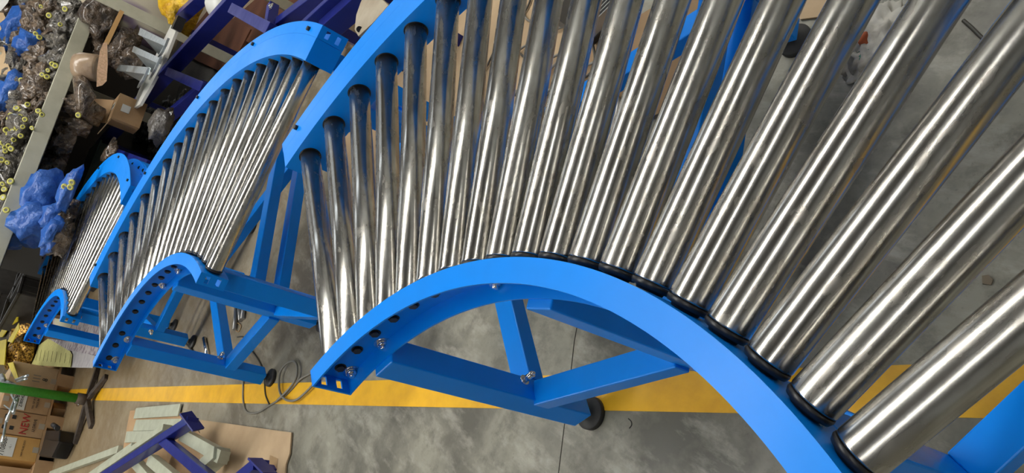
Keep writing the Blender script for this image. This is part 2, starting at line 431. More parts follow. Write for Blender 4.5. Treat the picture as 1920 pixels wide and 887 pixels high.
def root_at(i):
    (x, y), rz, lab = CONV[i]; rz = math.radians(rz)
    o = empty('roller_conveyor', Vector((x, y, 0))+Matrix.Rotation(rz, 3, 'Z') @ MID, lab, 'conveyor', GC, rz); return o
def copy_kids(a, b):
    for ch in KIDS.get(a, []):
        c = ch.copy(); C.objects.link(c); c.parent = b; copy_kids(ch, c)
r1 = root_at(0); make_conveyor(r1)
KIDS = {}
for o in bpy.data.objects:
    if o.parent: KIDS.setdefault(o.parent, []).append(o)
for i in (1, 2): copy_kids(r1, root_at(i))
# ------------------------------------------------------------------ storage rack with heaps of bags, far end
A1, B1 = W(180, -10, 1.1), W(-20, 500, 1.1)
dv = (B1-A1).normalized(); nv = Vector((dv.y, -dv.x, 0)); nv = nv if nv.x > 0 else -nv   # nv points away from the camera
post = W(452, 122, 0)
rack = thing('storage_rack', Vector((post.x, post.y, 0)), 'tall cream steel storage rack with a heaped shelf, across the far end', 'rack')
A2 = A1-dv*.9
part(MB().bar(A2, B1+dv*.15, .045, .105), 'shelf_beam', CREAM, rack, bevel=.004)
part(MB().bar(A2+nv*1.7, B1+dv*.15+nv*1.7, .045, .105), 'shelf_beam', CREAM, rack)
part(MB().prism([A2+nv*.03-Vector((0, 0, .03)), B1+dv*.15+nv*.03-Vector((0, 0, .03)), B1+dv*.15+nv*1.7-Vector((0, 0, .03)), A2+nv*1.7-Vector((0, 0, .03))], .03), 'shelf_deck', mat('rack_deck', (.06, .055, .05), .7), rack)
for q, nm in ((Vector((post.x, post.y, 0)), 'upright'), (Vector((post.x, post.y, 0))+nv*1.3, 'upright')):
    u_ = part(MB().box((q.x, q.y, .95), (.075, .085, 1.9)), nm, CREAM, rack)
part(MB().bar(Vector((post.x, post.y, .42)), Vector((post.x, post.y, .42))+nv*1.3, .03, .04), 'tie_bar', CREAM, rack)
part(MB().box(A1+Vector((-.03, 0, .02)), (.05, .2, .2)), 'beam_connector', CREAM, rack)
q = W(560, 24, .05)
part(MB().box((q.x, q.y, .8), (.07, .07, 1.6)), 'upright', CREAM, rack)

def shelf_point(px, py, extra=0.0):
    """a point of the heap: further back the further it lies past the shelf beam"""
    d = right*((px-960)/FPX) + down*((py-443.5)/FPX) + fwd
    # distance of the beam's plane along this ray
    t0 = (A1-CAM).dot(nv)/d.dot(nv)
    bx = 165-(py-20)*.38
    t = t0*(1+max(0, (bx-px))*.0016+.02)+extra
    return CAM+d*t
GB = 'clear plastic bags heaped on the rack shelf'
ORD = ['first', 'second', 'third', 'fourth', 'fifth', 'sixth', 'seventh', 'eighth', 'ninth', 'tenth', 'eleventh', 'twelfth', 'thirteenth', 'fourteenth', 'fifteenth', 'sixteenth', 'seventeenth']
rnd = random.Random(3); nb = 0
for ri_, py in enumerate(range(-20, 500, 34)):
    bx = 165-(py-20)*.38
    cols = list(range(-30, int(bx-6), 30))
    for ci_, px in enumerate(cols):
        p = shelf_point(px+rnd.uniform(-8, 8), py+rnd.uniform(-10, 10), .12)
        if p.z < 1.13: p.z = 1.13
        sz = rnd.uniform(.13, .22)
        o = single(lump(MB(), p, (sz*rnd.uniform(.8, 1.2), sz*rnd.uniform(.9, 1.4), sz*.8), nb+1, 4, .5, 1.9, .95, rnd.uniform(0, 3)), 'plastic_bag', (FILM, FILM2, FILM)[nb % 3], '%s clear plastic bag, %s behind the shelf beam, %s row from the top' % (('brownish', 'greyish', 'brownish')[nb % 3], ORD[len(cols)-1-ci_], ORD[ri_]), 'bag', GB)
        nb += 1
for i, (px, py, sx, sy) in enumerate(((35, 60, .16, .22), (58, 88, .14, .13), (18, 180, .12, .2))):
    single(lump(MB(), shelf_point(px, py, -.12), (sx, sy, .13), 70+i, 3, .4, 2, .5), 'plastic_bag', BAGB,
           ['blue plastic bag torn open near the top of the shelf heap', 'small folded blue bag lying right below the torn blue bag on the heap', 'pale blue bag at the left edge of the shelf heap'][i], 'bag')
bear = [(38,14),(77,12),(92,29),(113,46),(122,17),(67,63),(74,70),(104,123),(98,120),(79,140),(88,144),(90,132),(20,216),(18,223),(40,210),(38,218),(18,235),(12,244),(23,245),(27,228),(43,238),(35,247),(16,252),(31,240),(39,255),(6,268),(9,277),(16,273),(21,279),(10,284),(79,215),(31,203),(72,208),(5,345),(12,394),(40,150),(52,196),(47,224),(60,240),(26,262),(3,300),(14,305),(6,370),(20,340),(8,355)]
for pts, lab in ((((-12, 22), (6, 24), (14, 40), (10, 62), (-12, 84)), 'torn brown cardboard piece at the upper left edge of the heap'), (((-12, 86), (8, 88), (14, 118), (20, 132), (8, 152), (-12, 158)), 'torn brown cardboard piece below the upper one at the left edge')):
    q_ = [shelf_point(x, y, -.32) for x, y in pts]
    single(MB().prism(q_, .01, (CAM-q_[0]).normalized()), 'cardboard_piece', CARD2, lab, 'cardboard')
q_ = [shelf_point(x, y, -.34) for x, y in ((-10, -10), (22, -10), (14, 6), (2, 20), (-10, 24))]
single(MB().prism(q_, .01, (CAM-q_[0]).normalized()), 'sheet_corner', WHITE, 'white sheet corner in the top left corner of the view', 'sheet')
b0 = None
for i, (px, py) in enumerate(bear):
    p = shelf_point(px, py, -.30)
    if b0 is None:
        b0 = MB().ring((0, 0, 0), (0, 0, 1), .0135, .0075).build('roller_bearing', YSEAL); o = b0
        hb = MB().cyl((0, 0, -.006), (0, 0, .005), .010, n=12).build('hub', mat('bearing_steel', (.2, .2, .18), .4, .7), b0)
    else:
        o = b0.copy(); C.objects.link(o); h2 = hb.copy(); C.objects.link(h2); h2.parent = o
    o.location = p; v = (CAM-p).normalized(); o.rotation_euler = (v+Vector((rnd.uniform(-.5, .5), rnd.uniform(-.5, .5), rnd.uniform(-.2, .5)))).to_track_quat('Z', 'Y').to_euler()
    s_ = rnd.uniform(.75, 1.15); o.scale = (s_, s_, s_)
    tag(o, 'small roller bearing with a yellow ring among the bags on the rack shelf', 'bearing', 'yellow ringed bearings in the shelf heap')
# cartons closing the view behind the heap
kk = 0
for r_ in range(3):
    for c_ in range(5):
        p = A1+nv*(2.1+.05*((c_*7+r_) % 3))+dv*(-1.3+c_*.62)
        z = .95+r_*.42
        o = MB(); M = Matrix.Translation((p.x, p.y, z)) @ Matrix.Rotation(math.atan2(dv.y, dv.x)+.03*((c_*5+r_*3) % 3-1), 4, 'Z')
        o.box((0, 0, .2), (.6, .4, .4), M)
        o = single(o, 'carton', CARD, 'plain brown carton behind the heaped shelf, %s layer, %s along from the top edge' % (('bottom', 'middle', 'top')[r_], ORD[c_]), 'carton', 'cartons behind the rack')
        tp = MB(); tp.box((0, -.202, .2), (.6, .002, .05), M); part(tp, 'packing_tape', CARD2, o)
        kk += 1
bs = MB(); p = A1+nv*2.25-dv*.2; bs.box((0, 0, .47), (3.2, .9, .94), Matrix.Translation((p.x, p.y, 0)) @ Matrix.Rotation(math.atan2(dv.y, dv.x), 4, 'Z'))
single(bs, 'plinth', mat('dark_plinth', (.03, .028, .026), .8), 'long dark plinth under the cartons behind the rack', 'plinth')

# ------------------------------------------------------------------ heap under the shelf
def lmp(px, py, u, size, m_, name, label, cat, seed, group=None, amp=.3, crease=.4, rot=0):
    return single(lump(MB(), WU(px, py, u), size, seed, 4 if size[0] > .2 else 3, amp, 1.7, crease, rot), name, m_, label, cat, group)
GW = 'brown film-wrapped bundles under the rack shelf'; LW = 'crumpled brown film-wrapped bundle in the dark space under the rack shelf'
BUN = ((238, 92, 6.5, (.10, .20, .13), 'large brown film-wrapped bundle behind the galvanised brackets'), (246, 122, 6.3, (.10, .12, .12), 'film-wrapped bundle right between the open box and lowest bracket'),
       (212, 105, 6.6, (.10, .12, .16), 'film-wrapped bundle just right of the bare wooden board'), (158, 205, 6.3, (.08, .09, .24), 'long drooping film wrap below the cardboard roll'),
       (148, 238, 6.3, (.07, .07, .14), 'brown film wrap hanging lower below the cardboard roll'), (118, 265, 6.3, (.14, .14, .12), 'brown film bundle close under the middle of the shelf beam'),
       (100, 305, 6.3, (.10, .12, .14), 'brown film bundle left of the dark green bin'), (92, 330, 6.3, (.09, .12, .14), 'small film bundle above the upper blue bag'),
       (205, 292, 5.8, (.12, .12, .05), 'flattened brown film bundle above the dark green bin'), (195, 40, 6.7, (.14, .26, .18), 'film bundle beside the cream post near the top'),
       (128, 400, 5.5, (.10, .10, .08), 'grey film bundle between blue bags and farthest conveyor'), (112, 452, 5.3, (.10, .12, .10), 'grey film bundle beside the black crates and farthest conveyor'))
for i, (px, py, u, s3, lab) in enumerate(BUN):
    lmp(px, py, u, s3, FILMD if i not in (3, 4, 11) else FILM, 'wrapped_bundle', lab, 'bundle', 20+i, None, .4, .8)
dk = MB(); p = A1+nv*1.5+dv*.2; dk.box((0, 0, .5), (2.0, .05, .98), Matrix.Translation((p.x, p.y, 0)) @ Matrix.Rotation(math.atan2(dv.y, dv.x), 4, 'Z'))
single(dk, 'shade_panel', mat('dark_panel', (.03, .026, .022), .8), 'dark board standing in for the shade under the rack shelf', 'panel')  # its dark colour paints the shade under the shelf
# thick wrapped tube and bare board
p = WU(152, 124, 6.2); q = WU(182, 128, 6.15)
o = thing('wrapped_roll', WU(165, 128, 6.1)-Vector((0, 0, .1)), 'brown cardboard roll in clear film lying beside the bare wooden board', 'roll')
part(MB().tube([p-(q-p)*.35, p, q, q+(q-p)*.15], [.085, .10, .10, .09], 18), 'tube', mat('film_card', (.36, .26, .17), .25, col2=(.22, .15, .1), scale=8, bump=.6, bscale=14), o)
part(MB().tube([WU(150, 145, 6.15), WU(160, 180, 6.1), WU(152, 215, 6.1)], [.05, .07, .03], 10), 'loose_film', FILM, o)
pl = [WU(x, y, 5.75) for x, y in ((194, 80), (201, 80), (202, 120), (200, 152), (192, 160), (181, 163), (182, 130), (187, 96))]
nn = (CAM-pl[0]).normalized()
single(MB().prism(pl, .02, nn), 'wooden_board', WOOD, 'short bare wooden board with a rounded end, leaning under the rack', 'board')
single(MB().bar(WU(200, 80, 5.85), WU(228, 22, 6.2), .02, .03), 'wooden_batten', mat('batten_wood', (.5, .3, .12), .6), 'thin brown wooden batten sticking up from the bare board', 'batten')

# patterned bag, yellow bag, white container, cloths
PAT = mat('patterned_cloth', (.46, .42, .33), .8, col2=(.20, .15, .22), scale=2.2, detail=1, stretch=(1, 2.2, 1), lo=.50, hi=.56)
lmp(290, 34, 6.75, (.14, .26, .40), PAT, 'patterned_cushion', 'beige cushion with broad purple strokes standing behind the galvanised brackets', 'cushion', 51, None, .1, .1)
lmp(248, 36, 6.8, (.10, .13, .40), CLOTH, 'cloth_roll', 'pale pink beige roll of cloth left of the patterned cushion', 'cloth', 52, None, .1, .1)
lmp(348, 5, 6.0, (.2, .22, .2), mat('yellow_bag_film', (.75, .48, .02), .3, bump=.8, bscale=14, col2=(.5, .26, .01), scale=9, bdist=.06), 'plastic_bag', 'bright yellow plastic bag beside the top end of the navy frame', 'bag', 53, None, .4, .9)
lmp(422, 2, 5.2, (.14, .14, .12), WHITE, 'plastic_container', 'smooth white plastic container at the top edge beside the navy frame', 'container', 54, None, .05, 0)
single(MB().prism([W(x, y, .5) for x, y in ((690, -25), (728, 10), (700, 42), (672, 68), (665, 55), (668, 28), (676, 5))], .02), 'cloth_sheet', CLOTH, 'stiff beige cloth sheet with a small hole, above the near conveyor', 'cloth')
single(MB().cyl(W(674, 55, .501), W(674, 55, .504), .012), 'hole_plug', BLACK, 'black round spot in the corner of the stiff beige sheet', 'spot')
lmp(652, 52, 3.6, (.05, .10, .06), CLOTH, 'rag', 'crumpled beige rag between the stiff cloth sheet and middle conveyor', 'rag', 55, None, .4, .6)
lmp(665, 78, 3.8, (.08, .16, .06), mat('brown_rag', (.25, .2, .14), .9, col2=(.12, .09, .06), scale=5), 'rag', 'darker brown rag lying under the crumpled beige rag', 'rag', 56, None, .4, .6)

# brown boards and grey mats on the floor behind
for i, (pts, m_, nm, lab, z) in enumerate((
    (((330, 95), (395, 12), (470, 55), (425, 140)), PLY, 'plywood_sheet', 'dark brown plywood sheet under the navy frame, nearer the rack', .06),
    (((425, 45), (500, -20), (620, -20), (500, 110)), PLY, 'plywood_sheet', 'dark brown plywood sheet right of the cream post, beside the middle conveyor', .05),
    (((560, 25), (640, -30), (790, -30), (640, 110), (560, 80)), CARD2, 'cardboard_sheet', 'pale cardboard sheet on the floor behind the navy frames at the top', .01),
    (((250, 190), (330, 70), (470, 140), (330, 300)), mat('dark_mat', (.035, .033, .03), .7, col2=(.06, .055, .05), scale=4, bump=.4), 'floor_mat', 'dark grey mat on the floor under the navy frame', .03))):
    single(MB().prism([W(x, y, z) for x, y in pts], .012 if z < .02 else .025), nm, m_, lab, 'mat' if 'mat' in nm else 'board')
for i, (px, py, lab) in enumerate(((372, 62, 'first'), (455, 72, 'second'))):
    pass

# ------------------------------------------------------------------ navy steel frame
ZN = .56
nf = thing('conveyor_section', Vector((W(300, 170, 0).x, W(300, 170, 0).y, 0)), 'long navy blue steel conveyor frame lying behind the middle conveyor', 'frame')
def nbar(a, b, w_=.05, h_=.09, z=ZN, name='rail', par=None, m_=None, z2=None):
    return part(MB().bar(W(*a, z), W(*b, z if z2 is None else z2), w_, h_), name, m_ or NAVY, par or nf, bevel=.003)
nbar((190, 273), (470, -30), .055, .10)
nbar((208, 282), (285, 312), .06, .08, name='cross_member')
nbar((322, 138), (390, 168), .06, .08, name='cross_member')
nbar((446, 22), (520, 62), .06, .10, name='cross_member')
nbar((512, 10), (506, 50), .04, .05, name='strut')
nbar((318, 218), (388, 160), .05, .08, .40, name='rail')
nbar((300, 320), (400, 200), .05, .08, .35, name='rail')
nbar((520, 56), (625, -20), .05, .09, .5)
for (a, zb) in (((196, 268), 0), ((330, 140), 0), ((450, 22), 0)):
    p = W(*a, ZN-.05); part(MB().box((p.x, p.y, p.z/2), (.05, .05, p.z)), 'leg', NAVY, nf)
for a in ((509, 12), (322, 212)):
    p = W(*a, ZN+.03); part(hexbolt(p, (0, 0, 1), .012), 'bolt', CHROME, nf)
nf2 = thing('conveyor_section', Vector((W(640, 30, 0).x, W(640, 30, 0).y, 0)), 'navy steel frame with a purple sheen behind the near conveyor, at the top edge', 'frame')
nbar((572, 55), (655, -20), .03, .07, .5, par=nf2)
nbar((612, 58), (722, -38), .06, .09, .45, par=nf2)
p = W(605, 40, .45); part(MB().box((p.x, p.y, .22), (.05, .05, .44)), 'leg', NAVY, nf2)
p = W(720, -10, .4); part(MB().box((p.x, p.y, .2), (.05, .05, .4)), 'leg', NAVY, nf2)

# white side panel with three galvanised brackets
wp = thing('side_panel', Vector((W(290, 120, 0).x, W(290, 120, 0).y, 0)), 'long white side panel lying along the navy frame, brackets on it', 'panel')
part(MB().prism([W(x, y, .62) for x, y in ((246, 205), (262, 165), (296, 95), (326, 36), (338, 36), (310, 108), (284, 158), (262, 196))], .02), 'sheet', WHITE, wp)
part(MB().bar(W(333, 38, .62), W(415, -35, .62), .05, .08), 'rail', NAVY, wp)
for a in ((258, 185), (328, 45)):
    p = W(*a, .6); part(MB().box((p.x, p.y, .3), (.04, .04, .6)), 'support', NAVY, wp)
p = W(335, 45, .64); part(MB().box(p, (.08, .10, .06)), 'motor_block', BLACK, wp)
for i, (T_, G_) in enumerate(((((263, 52), (312, 76), (308, 86), (259, 65)), ((264, 66), (311, 84), (297, 102))), (((251, 86), (301, 109), (297, 119), (247, 97)), ((252, 99), (297, 118), (284, 136))), (((222, 121), (279, 126), (275, 139), (218, 132)), ((230, 134), (274, 139), (262, 152))))):
    c = W(290-22*i, 90+32*i, .64)
    o = thing('steel_bracket', c, ['galvanised steel bracket on the white panel, topmost of three', 'galvanised steel bracket on the white panel, middle of three', 'galvanised steel bracket on the white panel, lowest of three, flatter'][i], 'bracket', None)
    part(MB().prism([W(x, y, .86-.02*i) for x, y in T_], .012), 'top_plate', ZINC, o)
    g = [W(*G_[0], .84-.02*i), W(*G_[1], .84-.02*i), W(*G_[2], .70)]
    part(MB().prism(g, .01), 'gusset', ZINC, o)
    part(MB().bar(W(*G_[1], .84), W(G_[2][0], G_[2][1]+4, .65), .08, .012), 'base_plate', ZINC, o)

# open cardboard box, black packages
def rbox(c, size, rz, M2=None): return Matrix.Translation(c) @ Matrix.Rotation(rz, 4, 'Z')
M = Matrix.Translation(W(212, 203, .74)-Vector((0, 0, .1))) @ Matrix.Rotation(.45, 4, 'Z')
o = thing('cardboard_box', M.to_translation()-Vector((0, 0, .1)), 'small open brown cardboard box with a white label, beside the navy frame', 'box')
part(MB().box((0, 0, 0), (.16, .21, .2), M), 'body', CARD, o)
part(MB().box((.0, 0, .0), (.16, .20, .006), M @ Matrix.Translation((.14, .0, .155)) @ Matrix.Rotation(-.75, 4, 'Y')), 'flap', CARD, o)
part(MB().box((0, 0, 0), (.13, .11, .006), M @ Matrix.Translation((.02, .155, .11)) @ Matrix.Rotation(.3, 4, 'X')), 'flap', CARD2, o)
part(MB().box((.01, -.02, .102), (.07, .05, .002), M), 'label_sticker', LABEL, o)
for q in range(4): part(MB().box((-.012+.014*q, -.02, .1035), (.004, .03, .001), M), 'printed_line', INK, o)
tape = MB().box((-.082, .0, .03), (.004, .06, .06), M); part(tape, 'tape', LABEL, o)
GK = 'black wrapped packages on the floor'; LK = 'package in wrinkled black stretch film behind the middle conveyor'
for i, (px, py, z, sx, sy, sz, rz) in enumerate(((186, 178, .55, .26, .3, .5, .4), (178, 225, .5, .3, .34, .5, .5), (195, 250, .35, .3, .3, .3, .3), (262, 232, .3, .34, .42, .28, .5), (285, 262, .25, .3, .3, .25, .2), (300, 205, .25, .3, .3, .2, .6), (322, 240, .3, .3, .3, .25, .4), (245, 275, .25, .3, .3, .2, .9), (280, 300, .2, .3, .3, .2, .3), (335, 190, .2, .25, .3, .15, .4))):
    lab_ = ['tall black film-wrapped package left of the open box', 'black wrapped package below the open cardboard box', 'black wrapped package at the lower end of the navy frame', 'black wrapped package in the middle of the navy frame opening', 'black wrapped package below the middle of the navy frame', 'flat black package under the upper part of the navy frame', 'black package touching the middle conveyor rail', 'black package at the corner of the navy frame', 'black package nearest the farthest conveyor', 'lowest flat black package beside the middle conveyor'][i]
    p = W(px, py, z); b = MB(); lump(b, (0, 0, 0), (1, 1, 1), 80+i, 4, .18, 1.6, .35, flat=False)
    for v in b.bm.verts:   # squared-off parcel
        c = v.co; mx_ = max(abs(c.x), abs(c.y), abs(c.z)); k_ = c.length/mx_; c2 = c*(.45+.55*k_/1.0)*.72
        r3 = Matrix.Rotation(rz, 3, 'Z') @ Vector((c2.x*sx*.62, c2.y*sy*.62, c2.z*sz*.62)); v.co = p+r3-Vector((0, 0, sz*.4))
    single(b, 'wrapped_package', FILMB, lab_, 'package')
lmp(303, 236, 5.1, (.10, .13, .08), mat('grey_film', (.11, .10, .09), .25, bump=.8, bscale=16, bdist=.04, col2=(.05, .045, .04), scale=6), 'wrapped_package', 'paler grey film-wrapped package right beside the middle conveyor', 'package', 99)
# dark green box and blue bags in front of the rack
M = Matrix.Translation(W(160, 322, .62)-Vector((0, 0, .12))) @ Matrix.Rotation(.35, 4, 'Z')
o = thing('plastic_bin', M.to_translation()-Vector((0, 0, .12)), 'dark green plastic bin behind the farthest conveyor', 'bin')
part(MB().box((0, 0, 0), (.42, .5, .24), M), 'body', GREENB, o, bevel=.01)
part(MB().box((0, 0, .12), (.45, .53, .02), M), 'lid', GREENB, o, bevel=.004)
for i, (px, py, u, s3, lab) in enumerate(((82, 366, 5.7, (.12, .19, .15), 'upper blue plastic bag bulging over the rack beam'), (68, 417, 5.6, (.12, .17, .16), 'lower blue plastic bag bulging over the rack beam'),
        (106, 412, 5.5, (.08, .12, .10), 'small blue bag squeezed between lower bag and conveyor'), (26, 440, 5.8, (.08, .12, .13), 'blue striped bag corner at the foot of the rack beam'), (130, 355, 5.4, (.08, .18, .06), 'flat blue bag tucked behind the farthest conveyor'), (98, 440, 5.3, (.10, .14, .06), 'blue bag lying lowest, next to the black crates'))):
    lmp(px, py, u, s3, BAGB, 'plastic_bag', lab, 'bag', 110+i, None, .3, .5)
for i, (px, py, u) in enumerate(((79, 339, 5.7), (135, 342, 5.3), (132, 351, 5.25), (121, 350, 5.35), (147, 216, 6.0), (80, 347, 5.68))):
    o = b0.copy(); C.objects.link(o); h2 = hb.copy(); C.objects.link(h2); h2.parent = o; o.location = WU(px, py, u); o.scale = (1, 1, 1)
    tag(o, 'yellow ringed bearing loose among the bundles below the shelf beam', 'bearing', 'loose bearings below the shelf')
lmp(43, 385, 5.8, (.05, .07, .1), mat('orange_card', (.5, .22, .08), .7), 'card_scrap', 'orange brown scrap between the two blue bags', 'scrap', 120)

# small blue guard plate beyond the farthest conveyor
gp = thing('guard_plate', W(262, 330, .5), 'small rounded blue steel plate with black holes beyond the farthest conveyor', 'plate')
part(MB().prism([W(x, y, .66) for x, y in ((243, 306), (250, 299), (262, 301), (273, 310), (279, 324), (277, 340), (268, 352), (252, 356), (244, 345))], .06), 'plate', BLUE, gp)
for x, y in ((250, 308), (262, 315), (255, 325), (265, 330), (254, 338), (270, 320)): part(MB().cyl(W(x, y, .661), W(x, y, .664), .012), 'hole', BLACK, gp)

# ------------------------------------------------------------------ black crates, yellow pieces, sacks
def crate(M, lab, nx=4, ny=4):
    o = thing('plastic_crate', M.to_translation(), lab, 'crate', 'black plastic crates')
    part(MB().box((0, 0, .01), (.58, .4, .02), M), 'base', CRATE, o)
    for sx_, sy_, lx, ly in ((0, .2, .6, .012), (0, -.2, .6, .012), (.3, 0, .012, .4), (-.3, 0, .012, .4)):
        part(MB().box((sx_, sy_, .15), (lx, ly, .28), M), 'side_wall', CRATE, o)
    part(MB().box((0, .2, .29), (.64, .03, .02), M).box((0, -.2, .29), (.64, .03, .02), M).box((.3, 0, .29), (.03, .43, .02), M).box((-.3, 0, .29), (.03, .43, .02), M), 'rim', CRATE, o)
    for i in range(7): part(MB().box((-.27+.09*i, -.208, .14), (.008, .012, .26), M), 'rib', CRATE, o)
    for i in range(5): part(MB().box((-.308, -.16+.08*i, .14), (.012, .008, .26), M), 'rib', CRATE, o)
    return o
for (px, py, z, rz, lab) in ((45, 500, .62, 1.1, 'black ribbed plastic crate below the blue bags'), (22, 555, .62, 1.0, 'black ribbed plastic crate next to the yellow plastic pieces'), (-10, 500, .62, 1.1, 'black ribbed plastic crate cut by the left edge'), (72, 545, .32, 1.2, 'black ribbed plastic crate lowest, touching the farthest conveyor'), (-25, 600, .62, .9, 'black ribbed plastic crate behind the yellow pieces at the left edge')):
    p = W(px, py, z); crate(Matrix.Translation((p.x, p.y, z-.3)) @ Matrix.Rotation(rz, 4, 'Z'), lab)
    if z-.3 > .3: crate(Matrix.Translation((p.x, p.y, z-.602)) @ Matrix.Rotation(rz, 4, 'Z'), lab.replace('black ribbed plastic crate', 'lower black crate under the one'))
ang = [((36, 571), (26, 581), 'short'), ]
yp = (([(9, 579), (26, 559), (36, 571), (31, 580), (25, 574), (14, 585)], 'yellow plastic angle piece, topmost by the black crates'),
      ([(33, 551), (38, 546), (50, 560), (46, 565)], 'small yellow plastic strip on the black crate'),
      ([(-5, 632), (14, 600), (34, 594), (33, 602), (18, 612), (4, 632)], 'long yellow plastic strip lying across the others'),
      ([(14, 640), (35, 605), (36, 616), (22, 643)], 'yellow plastic strip leaning beside the gold bag'),
      ([(-8, 684), (-4, 640), (12, 636), (8, 684)], 'broad yellow plastic strip at the left edge'),
      ([(14, 681), (24, 679), (35, 710), (29, 714)], 'yellow plastic strip pointing down to the cartons'))
for pts, lab in yp: single(MB().prism([W(x, y, .52) for x, y in pts], .007), 'plastic_strip', YEL, lab, 'strip')
sup = W(10, 640, 0); single(MB().prism([W(x, y, .49) for x, y in ((-40, 560), (34, 560), (20, 630), (2, 672), (-40, 672))], .45), 'crate_stack', mat('dark_stack', (.035, .03, .02), .7, col2=(.07, .055, .03), scale=8), 'dark stack carrying the yellow plastic pieces', 'stack')
GOLD = mat('gold_cloth', (.62, .36, .07), .3, .5, col2=(.10, .045, .01), scale=55, detail=2, bump=.6, bscale=55, lo=.44, hi=.56)
cr = thing('wooden_crate', Vector((W(110, 640, 0).x, W(110, 640, 0).y, 0)), 'brown crate carrying the gold bag and papers under the farthest conveyor', 'crate')
part(MB().prism([W(x, y, .25) for x, y in ((30, 585), (150, 594), (140, 676), (30, 680))], .24), 'body', mat('crate_board', (.12, .07, .04), .7, col2=(.08, .045, .025), scale=6), cr)
b = MB(); lump(b, W(50, 622, .36), (.20, .30, .15), 130, 4, .12, 1.5, .2); single(b, 'cloth_bag', GOLD, 'glittering gold sequin cloth bag beside the yellow paper', 'bag')
b = MB(); lump(b, W(42, 664, .36), (.22, .22, .14), 131, 4, .12, 1.5, .2); single(b, 'cloth_bag', GOLD, 'lower gold sequin cloth bag, its corner above the cartons', 'bag')
PAPER = mat('yellow_newsprint', (.50, .48, .18), .75, col2=(.42, .40, .15), scale=14, bump=.3)
GREYP = mat('grey_paper', (.42, .40, .39), .7, col2=(.30, .28, .29), scale=14, bump=.3)
PURP = mat('creased_print', (.40, .36, .36), .6, col2=(.16, .12, .15), scale=16, bump=.5, lo=.45, hi=.6)
def sheet(pts, m_, name, lab, z=.262, t=.004): return single(MB().prism([W(x, y, z) for x, y in pts], t), name, m_, lab, 'paper')
yp_ = sheet(((90, 635), (129, 655), (135, 665), (132, 689), (56, 684), (44, 668)), PAPER, 'newspaper', 'yellow printed newspaper beside the gold bag', .272)
# printed columns on the newspaper
e1 = (W(130, 684, .277)-W(60, 678, .277)); e2 = (W(95, 640, .277)-W(88, 680, .277))
for i in range(9):
    a = W(66, 676, .2755)+e1*(.02+.11*i); bb_ = a+e2*(.55-.02*i if i < 6 else .4)
    part(MB().bar(a, bb_, .006, .001), 'printed_line', mat('faded_ink', (.16, .15, .06), .8), yp_)
sheet(((129, 655), (179, 667), (174, 690), (131, 689)), GREYP, 'paper_sheet', 'plain grey paper sheet right of the yellow newspaper')
sheet(((91, 635), (189, 648), (179, 666), (128, 657), (108, 645)), PURP, 'printed_bag', 'creased grey and purple printed bag above the grey sheet', .280)
sheet(((100, 596), (152, 604), (192, 610), (191, 632), (98, 614)), PURP, 'printed_bag', 'pale printed bag seen between the farthest conveyor and its leg', .276)
sheet(((103, 597), (138, 603), (128, 619), (100, 613)), mat('cream_print', (.5, .48, .34), .7), 'paper_sheet', 'cream printed sheet under the inner rail of the farthest conveyor', .284)
lt = W(119, 607, .290)
# ------------------------------------------------------------------ cartons on a pallet
AC, BC = W(112, 690, .14), W(62, 884, .14)
e = (BC-AC); row = e.length; e.normalize(); nb_ = Vector((e.y, -e.x, 0)); nb_ = nb_ if nb_.x > 0 else -nb_      # away from the camera
rzc = math.atan2(e.y, e.x)
def rowM(s_, z=0, dpt=0): return Matrix(((e.x, nb_.x, 0, (AC+e*s_+nb_*dpt).x), (e.y, nb_.y, 0, (AC+e*s_+nb_*dpt).y), (0, 0, 1, z), (0, 0, 0, 1)))
pal = thing('wooden_pallet', Vector((AC.x, AC.y, 0)), 'low wooden pallet carrying the row of cartons, dark gaps below', 'pallet')
part(MB().box((row*.5, .4, .13), (row+1.1, .8, .02), rowM(0)), 'deck_board', CARD, pal)
for i in range(5): part(MB().box((-.3+i*.42, .05, .06), (.12, .1, .12), rowM(0)), 'block', CARD, pal)
def sproj(px, py): return (W(px, py, .14)-AC).dot(e)
cuts = [sproj(112, 690)+.01, sproj(104, 735), sproj(84, 786), sproj(73, 829), sproj(73, 829)+(sproj(84, 786)-sproj(104, 735))*1.1]
HB = .37
labs = ['pale carton with grey marks at the paper end of the carton row', 'brown carton with a white label, behind the green pole', 'brown carton with large red lettering, third in the row', 'ochre carton with a white handwritten label, nearest the bottom edge']
cm = [CARD2, CARD, CARD, CARDO]; BX = []
for i in range(4):
    s0, s1 = cuts[i]+.004, cuts[i+1]-.004
    M = rowM((s0+s1)/2, .14)
    o = thing('carton', M.to_translation(), labs[i], 'carton', 'cartons in a row on the pallet')
    part(MB().box((0, .25, HB/2), (s1-s0, .5, HB), M), 'body', cm[i], o, bevel=.004)
    part(MB().box((0, -.001, HB*.93), (.05, .003, .045), M), 'tape', mat('clear_tape', (.38, .33, .26), .25), o)
    part(MB().box((0, -.001, HB*.06), (.05, .003, .045), M), 'tape', mat('clear_tape', (.3, .27, .22), .25), o)
    BX.append((M, s1-s0, o))
s4 = MB().box((cuts[4]+.35, .3, .14+HB/2), (.62, .5, HB), rowM(0)); single(s4, 'carton', CARD, 'plain brown carton past the ochre one at the bottom edge', 'carton')
def face(M, x, z, rot=0): return M @ Matrix.Translation((x, -.003, z)) @ Matrix.Rotation(PI/2, 4, 'X') @ Matrix.Rotation(rot, 4, 'Z')
